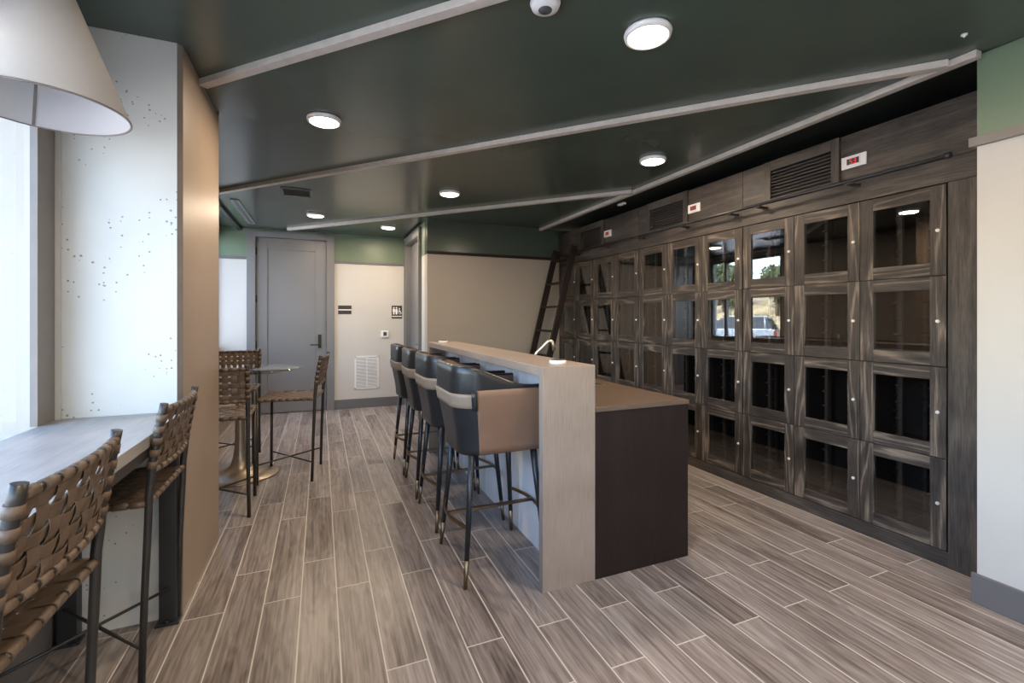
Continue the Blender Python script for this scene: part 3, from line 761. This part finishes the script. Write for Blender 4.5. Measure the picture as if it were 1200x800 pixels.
def make_woven(label):
    t = thing('woven_counter_stool', label, 'counter stool', (0, 0, 0), 0, 'woven leather counter stools')
    TR = .0115
    # rear legs carry on upwards as back posts
    for s in (-1, 1):
        P = [(s * (HW + .004), -SD + .005, 0), (s * HW, -SD - .004, .35), (s * HW, -SD - .014, .60), (s * HW, -SD - .016, .68), (s * HW, -SD - .022, .74)]
        P += [tuple(back_pt(s, z)) for z in (.80, .86, .92, .97, 1.0)]
        b = MB(); b.tube(P, [TR, TR, TR * 1.05, TR * 1.1] + [TR * 1.15] * 6, 12); b.build('leg', M['gunmetal'], t)
        b = MB(); b.tube([(s * (HW - .002), SD + .004, 0), (s * (HW - .003), SD, ZSEAT)], TR, 12); b.build('leg', M['gunmetal'], t)
    b = MB()   # seat rails
    b.tube([(-HW, SD, ZSEAT), (HW, SD, ZSEAT)], .010, 10); b.tube([(-HW, -SD - .012, ZSEAT), (HW, -SD - .012, ZSEAT)], .010, 10)
    for s in (-1, 1): b.tube([(s * HW, -SD - .012, ZSEAT), (s * HW, SD, ZSEAT)], .010, 10)
    b.build('seat_frame', M['gunmetal'], t)
    ZA, ZC = .765, .975
    b = MB()
    for z in (ZA, ZC): b.tube([tuple(back_pt(-1 + 2 * i / 12, z)) for i in range(13)], .0095, 10)
    b.build('back_rail', M['gunmetal'], t)
    for s in (-1, 1):
        b = MB(); b.tube([(s * HW, -SD, .15), (-s * HW, SD, .15 + s * .006)], .0062, 8); b.build('stretcher', M['gunmetal'], t)
    # woven back
    b = MB(); nv, nh = 9, 5
    us = [-1 + 2 * (i + .5) / nv * 1.0 for i in range(nv)]; us = [u * .99 for u in us]
    zs = [ZA + .004 + (ZC - ZA - .008) * (j + .5) / nh for j in range(nh)]
    A = .0036
    wv = 2 * HW / nv * .70; wh = (ZC - ZA) / nh * .70
    nrm = Vector((0, 1, .22)).normalized()
    for i, u in enumerate(us):
        pts = []
        K = 24
        for k in range(K + 1):
            z = ZA + (ZC - ZA) * k / K
            ph = (z - zs[0]) / (zs[1] - zs[0])
            off = A * math.cos(PI * ph) * (1 if i % 2 else -1)
            edge = min(1, min(z - ZA, ZC - z) / .012)
            off = off * edge + (1 - edge) * .0105 
            pts.append(back_pt(u, z) + nrm * off)
        sd = (back_pt(u + .02, .9) - back_pt(u - .02, .9)).normalized()
        ribbon(b, pts, sd, wv)
        for z in (ZA, ZC): sleeve(b, back_pt(u, z), sd, .0125, wv)
    for j, z in enumerate(zs):
        pts = []
        K = 40
        for k in range(K + 1):
            u = -1 + 2 * k / K
            ph = (u - us[0]) / (us[1] - us[0])
            off = -A * math.cos(PI * ph) * (1 if j % 2 == 0 else -1)
            off = -A * math.cos(PI * (ph + j)) * -1
            edge = min(1, (1 - abs(u)) / .06)
            pts.append(back_pt(u, z) + nrm * (off * edge + (1 - edge) * .011))
        ribbon(b, pts, (0, -.22, 1), wh)
        for s in (-1, 1): sleeve(b, back_pt(s, z), (0, -.16, 1), TR * 1.15 + .0028, wh * .82)
    b.build('woven_back', M['strap'], t)
    # woven seat
    b = MB(); nx, ny = 8, 8; wx = 2 * HW / nx * .84; wy = (2 * SD + .012) / ny * .84
    y0, y1 = -SD - .012, SD
    xs = [-HW + (i + .5) * 2 * HW / nx for i in range(nx)]; ys = [y0 + (j + .5) * (y1 - y0) / ny for j in range(ny)]
    zb = ZSEAT + .009
    for i, x in enumerate(xs):
        pts = []
        for k in range(41):
            y = y0 + (y1 - y0) * k / 40; ph = (y - ys[0]) / (ys[1] - ys[0])
            pts.append((x, y, zb + .003 * math.cos(PI * (ph + i)) - .010 * math.sin(PI * k / 40)))
        ribbon(b, pts, (1, 0, 0), wx)
        for y in (y0, y1): sleeve(b, (x, y, ZSEAT), (1, 0, 0), .0128, wx)
    for j, y in enumerate(ys):
        pts = []
        sag = -.010 * math.sin(PI * (y - y0) / (y1 - y0))
        for k in range(41):
            x = -HW + 2 * HW * k / 40; ph = (x - xs[0]) / (xs[1] - xs[0])
            e = min(1, (HW - abs(x)) / .03)
            pts.append((x, y, zb - .003 * math.cos(PI * (ph + j)) + sag * e))
        ribbon(b, pts, (0, 1, 0), wy)
        for s in (-1, 1): sleeve(b, (s * HW, y, ZSEAT), (0, 1, 0), .0128, wy)
    b.build('woven_seat', M['strap'], t)
    return t
ws0 = make_woven('woven leather counter stool nearest the camera, cut by the left edge')
ws0.location = (-.765, 1.327, 0); ws0.rotation_euler.z = R(90)
dup(ws0, (-.768, 2.172, 0), R(90), 'woven leather counter stool at the laptop counter, against the concrete pier')
dup(ws0, (-.225, 4.225, 0), R(81.5), 'woven leather stool right of the round table, seen from the side')
dup(ws0, (-.655, 3.61, 0), R(1), 'woven leather stool on the near side of the round table, half behind the pier')
dup(ws0, (-.765, 4.83, 0), R(180), 'woven leather stool on the far side of the round table, by the grey door')

# ------------------------------------------------------------------ round table
tb = thing('round_table', 'round smoked glass table on a flared bronze pedestal', 'table', (-.615, 4.36, 0))
b = MB(); b.lathe([(0, 0), (.285, 0), (.288, .006), (.282, .012), (.22, .022), (.15, .040), (.10, .062), (.07, .095), (.052, .15), (.042, .23), (.037, .35), (.036, .60), (.040, .76), (.055, .83), (.09, .862), (.10, .868), (0, .868)], n=48)
b.build('pedestal', plain('worn bronze pedestal', (.33, .27, .21), .38, metal=.75, var=.2), tb)
b = MB(); b.lathe([(0, .869), (.435, .869), (.44, .873), (.44, .877), (.435, .881), (0, .881)], n=64); b.build('tabletop', M['tabletop'], tb)

# ------------------------------------------------------------------ wine cabinets
Z0, DZ, DW = .0836, .48, .4166
def cabinet(y0, cols, label, vent=None, ctrl=None, first=False, last=False):
    t = thing('wine_cabinet', label, 'wine cabinet', (XC, y0, 0), 0, 'built-in charcoal wine cabinets')
    Wd = cols * DW
    ya, yb = (YG - y0 if first else 0), Wd + (YK - y0 - Wd - .001 if last else 0)
    D = .42
    b = MB()
    b.box(D - .02, D, 0, Wd, 0, 2.42)
    for c in range(cols + 1):
        y = c * DW; b.box(.026, D, max(0, y - .009), min(Wd, y + .009), .03, 2.02)
    for r in range(5): b.box(.026, D, 0, Wd, Z0 + r * DZ - .009, Z0 + r * DZ + .009, 1)
    b.build('carcass', M['inner'], t)
    b = MB(); b.box(.004, .04, ya, yb, 0, Z0 - .003, 1); b.build('plinth', M['darkwood2'], t, bevel=.0015)
    b = MB(); b.box(-.001, .035, ya, yb, 2.008, 2.132, 1); b.build('top_rail', M['darkwood2'], t, bevel=.0015)
    b = MB()
    segs = [(ya, yb)]
    if vent: segs = [(ya, vent[0]), (vent[1], yb)]
    for p, q in segs: b.box(.003, .04, p + .0015, q - .0015, 2.135, 2.432, 1)
    b.box(.04, D, ya, yb, 2.40, 2.43, 1)
    b.build('frieze', M['darkwood2'], t, bevel=.0015)
    if first:
        b = MB(); b.box(-.001, .05, ya, -.004, 0, 2.006, 2); b.build('end_stile', M['darkwood2'], t, bevel=.0015)
    if last:
        b = MB(); b.box(-.001, .05, Wd + .002, yb, Z0, 2.006, 2); b.build('end_stile', M['darkwood2'], t)
    if vent:
        p, q = vent; f = .05
        b = MB(); b.box(-.012, .03, p, p + f, 2.135, 2.432, 2); b.box(-.012, .03, q - f, q, 2.135, 2.432, 2); b.box(-.012, .03, p + f, q - f, 2.135, 2.158, 1); b.box(-.012, .03, p + f, q - f, 2.362, 2.432, 1)
        v = b.build('louvre_vent', M['darkwood2'], t, bevel=.0015)
        b = MB()
        for k in range(9):
            z = 2.168 + k * .0225
            b.box(-.010, .010, p + f - .004, q - f + .004, -.0032, .0032, 1, 0, Matrix.Translation((.006, 0, z)) @ Matrix.Rotation(R(-22), 4, 'Y'))
        b.build('slats', M['darkwood2'], v)
        b = MB(); b.box(.03, .038, p + f, q - f, 2.15, 2.37); b.build('vent_backing', M['black'], v)
    if ctrl:
        p, q = ctrl
        b = MB(); b.box(-.006, .003, p, q, 2.222, 2.296); b.box(-.012, -.006, p + .027, q - .027, 2.232, 2.286); 
        for yy_ in (p + .012, q - .012): b.tube([(-.0085, yy_, 2.259), (-.005, yy_, 2.259)], .004, 8)
        cc = b.build('temperature_controller', M['whiteplastic'], t, bevel=.0015)
        b = MB(); b.box(-.0135, -.0118, p + .036, q - .036, 2.241, 2.277); b.build('display', M['signblack'], cc)
        b = MB()
        for kx in range(2):     # red seven-segment digits
            ym = (p + q) / 2 + (.011 if kx else -.011)
            for (a0, a1, c0, c1) in ((-.006, .006, .013, .016), (-.006, .006, -.0015, .0015), (-.006, .006, -.016, -.013), (.004, .007, 0, .015) if kx else (-.007, -.004, 0, .015), (-.007, -.004, -.015, 0)):
                b.box(-.0142, -.0134, ym + a0, ym + a1, 2.259 + c0, 2.259 + c1)
        b.build('digits', M['redled'], cc)
    SW = .069
    for c in range(cols):
        # one ladder-like rack per column, pegs hold the bottles
        b = MB(); ya_ = c * DW
        for yy_ in (ya_ + .09, ya_ + .245, ya_ + .385):
            for xx in (.07, .32): b.box(xx, xx + .02, yy_ - .010, yy_ + .010, .1, 1.99, 2)
            for r in range(4):
                for k in range(4):
                    z = Z0 + r * DZ + .065 + k * .095
                    b.tube([(.062, yy_ - .018, z), (.062, yy_ + .018, z)], .006, 8); b.tube([(.312, yy_ - .018, z), (.312, yy_ + .018, z)], .006, 8)
        b.build('wine_rack', M['rackwood'], t)
        for r in range(4):
            a, e = c * DW + .0022 + (.002 if c == 0 else 0), (c + 1) * DW - .0022 - (.002 if c == cols - 1 else 0)
            z0, z1 = Z0 + r * DZ + .002, Z0 + (r + 1) * DZ - .002
            b = MB()
            b.box(0, .024, a, a + SW, z0, z1, 2); b.box(0, .024, e - SW, e, z0, z1, 2)
            b.box(.0006, .024, a + SW, e - SW, z0, z0 + SW, 1); b.box(.0006, .024, a + SW, e - SW, z1 - SW, z1, 1)
            d = b.build('door', M['darkwood'], t, bevel=.0012)
            b = MB(); b.box(.011, .015, a + SW - .004, e - SW + .004, z0 + SW - .004, z1 - SW + .004); b.build('pane', M['pane'], d)
            b = MB(); zc = (z0 + z1) / 2; yl = a + SW * .5
            b.tube([(.001, yl, zc), (-.007, yl, zc)], [.0095, .0085], 14); b.tube([(-.007, yl, zc), (-.009, yl, zc)], [.006, .005], 10)
            b.build('lock', M['chrome'], d)
    return t
Y9 = 1.319
cabinet(Y9, 3, 'nearest three-column charcoal wine cabinet with glass doors, beside the white wall', (1.849 - Y9, 2.374 - Y9), (1.698 - Y9, 1.839 - Y9), first=True)
cabinet(Y9 + 3 * DW, 3, 'middle three-column charcoal wine cabinet, mirroring the parked car', (3.135 - Y9 - 3 * DW, 3.69 - Y9 - 3 * DW), (2.995 - Y9 - 3 * DW, 3.133 - Y9 - 3 * DW))
cabinet(Y9 + 6 * DW, 3, 'third three-column charcoal wine cabinet, right of the ladder', (4.435 - Y9 - 6 * DW, 4.98 - Y9 - 6 * DW), (4.295 - Y9 - 6 * DW, 4.43 - Y9 - 6 * DW))
cabinet(Y9 + 9 * DW, 1, 'single-column wine cabinet in the far corner behind the ladder', last=True)

# ladder rail and ladder
XR_, ZR_ = 2.925, 2.122
rl = thing('ladder_rail', 'long thin black ladder rail across the wine cabinets', 'rail', (XR_, 1.28, ZR_))
b = MB(); b.tube([(0, 0, 0), (0, YK - 1.28 - .03, 0)], .0105, 12); b.build('rod', M['steel'], rl)
b = MB(); b.tube([(0, -.012, 0), (0, .012, 0)], .016, 14); b.build('end_cap', M['steel'], rl)
for y in (.47, 1.09, 1.34, 1.85, 2.46, 3.08, 3.7):
    b = MB(); b.box(-.008, XC - XR_ - .009, y - .02, y + .02, -.02, -.012); b.box(XC - XR_ - .009, XC - XR_ - .0015, y - .02, y + .02, -.03, -.008); b.build('bracket', M['steel'], rl, bevel=.001)
Ya, Yb_ = 4.89, 5.36
ld_ = thing('library_ladder', 'dark wooden rolling ladder leaning against the wine cabinets', 'ladder', (2.32, Ya, 0))
top = Vector((XR_ - 2.32 - .05, 0, 2.19)); 
ang = math.atan2(top.x, top.z)
def lad(z): return top.x * z / top.z
for y in (0, Yb_ - Ya):
    b = MB(); m = Matrix.Rotation(ang, 4, 'Y'); Ln = math.hypot(top.x, top.z)
    b.box(-.038, .038, y - .015, y + .015, .04, Ln, 2, 0, m); b.build('side_rail', M['espresso'], ld_, bevel=.003)
    b = MB(); b.box(-.02, .0, y - .02, y + .02, .03, .11); b.tube([(-.01, y - .016, .035), (-.01, y + .016, .035)], .034, 20); b.build('wheel', M['steel'], ld_)
    b = MB(); z = ZR_; xh = XR_ - 2.32
    b.tube([(lad(2.0), y + .024, 2.0), (xh - .03, y + .024, 2.1), (xh - .024, y + .024, 2.17), (xh, y + .024, 2.19), (xh + .02, y + .024, 2.17), (xh + .022, y + .024, 2.12)], .007, 8)
    b.tube([(xh, y + .014, ZR_ + .028), (xh, y + .034, ZR_ + .028)], .016, 16)
    b.build('rail_hook', M['gunmetal'], ld_)
for k in range(7):
    z = .24 + k * .30
    b = MB(); b.box(lad(z) - .042, lad(z) + .042, .014, Yb_ - Ya - .014, z - .01, z + .012, 1); b.build('rung', M['espresso'], ld_, bevel=.002)

# ------------------------------------------------------------------ outdoors
GZ = -.33
b = MB(); b.box(-23, -1.5, -25, 60, GZ - .1, GZ); b.box(-1.5, 30, -30, -2.9, GZ - .1, GZ); struct(b.build('ground', M['asphalt']), 'pale asphalt parking lot outside the windows')
b = MB(); G = []
rnd = random.Random(3)
for i in range(26):
    x = -22.9 - i * 1.6; row = []
    for j in range(50):
        y = -25 + j * 2.2
        z = GZ + .02 + 4.4 * smooth(i / 14) + 3 * smooth((i - 12) / 13) + (.25 * math.sin(i * .9 + j * .7) + .2 * rnd.random()) * min(1, i / 2)
        row.append((x, y, z))
    G.append(row)
b.grid(G); struct(b.build('hillside', M['hill']), 'dry grassy hillside across the parking lot')
def crown_mesh(r, hgt, n, seed, trunk=True):
    rn = random.Random(seed); b = MB()
    blobs = [(Vector((rn.uniform(-.6, .6) * r, rn.uniform(-.6, .6) * r, hgt * rn.uniform(.35, .9))), r * rn.uniform(.35, .6)) for _ in range(9)]
    for _ in range(n):
        c, q = rn.choice(blobs); d = Vector((rn.gauss(0, 1), rn.gauss(0, 1), rn.gauss(0, 1))).normalized()
        p = c + d * q * rn.uniform(.6, 1.05); s = r * .07 * rn.uniform(.6, 1.4)
        u = Vector((rn.gauss(0, 1), rn.gauss(0, 1), rn.gauss(0, 1))).normalized(); v = u.cross(d).normalized()
        b.face([p - u * s, p + v * s * .6, p + u * s, p - v * s * .6])
    return b
def make_tree(name, label, cat, x, y, z, r, h, n, seed, leaf, group):
    t = thing(name, label, cat, (x, y, z), 0, group)
    crown_mesh(r, h, n, seed).build('foliage', M[leaf], t, recalc=False)
    b = MB(); b.tube([(0, 0, -.5), (.05 * r, 0, h * .3), (0, .06 * r, h * .6)], [r * .08, r * .06, r * .03], 8); b.build('trunk', M['bark'], t)
    return t
def hz(x):
    i = (-22.9 - x) / 1.6
    return GZ + 4.4 * smooth(i / 14) + 3 * smooth((i - 12) / 13)
tl = 'olive green tree on the hillside, mirrored in the cabinet glass'
tr0 = make_tree('hillside_tree', tl, 'tree', -33, 29.5, hz(-33), 2.6, 4.6, 2600, 1, 'leaf', 'trees on the hillside')
for x, y, a in ((-34, 36.5, 1.), (-30, 23.0, 2.), (-38, 41, 3.), (-36, 24.5, .5), (-31, 13, 2.2), (-35, 5, .3), (-33, -5, 1.4)):
    dup(tr0, (x, y, hz(x)), a, tl)
sl = 'pale green shrub on the slope beyond the parked car'
sh0 = make_tree('hillside_shrub', sl, 'shrub', -26, 21.6, hz(-26), 1.2, 1.5, 900, 5, 'leaf2', 'shrubs on the slope')
for x, y, a in ((-25.6, 25.5, 1.), (-27, 29, 2.), (-26.5, 18.5, 3.), (-25.2, 33, .5), (-24.6, 29.5, 2.2), (-27, 12, .3), (-26, 5, 1.4), (-26, 2, 2.4)):
    dup(sh0, (x, y, hz(x)), a, sl)
# parked suv, nose towards +Y
car = thing('parked_car', 'silver blue estate SUV parked outside, mirrored in the cabinet glass', 'car', (-16, 16.6, GZ), R(-30))
def car_section(y):   # (half width scale, belt height, roof height or None)
    return
b = MB()
side = [(0.05, .42), (0.0, .62), (.06, 1.02), (.22, 1.08), (3.45, 1.06), (4.45, .98), (4.72, .80), (4.76, .45), (4.66, .28), (4.30, .28)]
def arch(cy): return [(cy + .40 * math.cos(q), .34 + .40 * math.sin(q)) for q in [R(a) for a in range(0, 181, 20)]]
side += arch(3.86) + [(3.3, .26), (1.4, .26)] + arch(.98) + [(.4, .28)]
b.prism(side, 0, -.92, .92); b.build('body', M['carpaint'], car, bevel=.03)
b = MB(); prof = [(.12, 1.06), (.42, 1.62), (.62, 1.70), (2.3, 1.70), (2.62, 1.64), (3.42, 1.05)]
A = [b.bm.verts.new((.88, y, z)) if z < 1.1 else b.bm.verts.new((.70, y, z)) for y, z in prof]; B = [b.bm.verts.new((-.88, y, z)) if z < 1.1 else b.bm.verts.new((-.70, y, z)) for y, z in prof]
for i in range(len(prof)):
    j = (i + 1) % len(prof); b.vface([A[i], A[j], B[j], B[i]], 1 if (i in (0, 4)) else 0)
b.vface(A, 1); b.vface(B[::-1], 1)
b.build('cabin', [M['carpaint'], M['carglass']], car, bevel=.02)
b = MB()
for s in (-1, 1):
    for y, w_ in ((.50, .09), (1.35, .07), (2.25, .07)): b.tube([(s * .895, y, 1.06), (s * .715, y + .05, 1.67)], w_ * .6, 6)
b.build('pillars', M['carpaint'], car)
for s in (-1, 1):
    b = MB(); b.tube([(s * .66, .65, 1.74), (s * .66, 2.3, 1.74)], .02, 6); b.build('roof_rail', M['chrome'], car)
    for y in (.98, 3.86):
        b = MB(); b.tube([(s * .72, y, .34), (s * .94, y, .34)], .34, 28); w = b.build('wheel', M['rubber'], car)
        b = MB(); b.tube([(s * .92, y, .34), (s * .955, y, .34)], .22, 20); b.build('hub', M['chrome'], w)
    b = MB(); b.box(min(s * .72, s * .93), max(s * .72, s * .93), -.012, .12, .72, 1.0); b.build('tail_light', M['tail'], car)

# ------------------------------------------------------------------ daylight
w = bpy.data.worlds.new('World'); SC.world = w; w.use_nodes = True
nt = w.node_tree; nt.nodes.clear()
wo = nt.nodes.new('ShaderNodeOutputWorld'); bg = nt.nodes.new('ShaderNodeBackground'); sk = nt.nodes.new('ShaderNodeTexSky')
sk.sky_type = 'NISHITA'; sk.sun_disc = False; sk.sun_elevation = R(48); sk.sun_rotation = R(80); sk.air_density = 1.; sk.dust_density = 2.5; sk.ozone_density = 1.
L(nt, sk.outputs[0], bg.inputs[0]); bg.inputs[1].default_value = 1.3; L(nt, bg.outputs[0], wo.inputs[0])
sd = bpy.data.lights.new('sun', 'SUN'); sd.energy = 12.; sd.angle = R(.6); sd.color = (1, .95, .86)
so = bpy.data.objects.new('sun', sd); COL.objects.link(so)
so.rotation_euler = Vector((-.62, .22, -.75)).to_track_quat('-Z', 'Y').to_euler()
def portal(loc_, rot, sx, sy):
    a = bpy.data.lights.new('window_portal', 'AREA'); a.shape = 'RECTANGLE'; a.size = sx; a.size_y = sy; a.cycles.is_portal = True
    o = bpy.data.objects.new('window_portal', a); COL.objects.link(o); o.location = loc_; o.rotation_euler = rot
portal((XW - .12, .25, 1.5), (0, R(-90), 0), 1.3, 4.3)
portal((XB - .12, 6.2, 1.66), (0, R(-90), 0), 1.5, 1.5)
portal((.025, YN - .12, 1.2), (R(90), 0, 0), 1.05, 2.2)

# ------------------------------------------------------------------ camera
cd = bpy.data.cameras.new('camera'); cam = bpy.data.objects.new('camera', cd); COL.objects.link(cam)
cam.location = (0, 0, 1.30)
cam.rotation_euler = (R(90), 0, -math.atan((600 - 375.89) / 535.46))
cd.sensor_width = 36; cd.sensor_fit = 'HORIZONTAL'; cd.lens = 535.46 / 1200 * 36
cd.shift_y = -(400 - 372.67) / 1200; cd.clip_start = .03; cd.clip_end = 300
SC.camera = cam
SC.view_settings.view_transform = 'Standard'; SC.view_settings.look = 'None'
SC.view_settings.exposure = 1.2; SC.view_settings.gamma = 1.0; SC.view_settings.use_curve_mapping = False
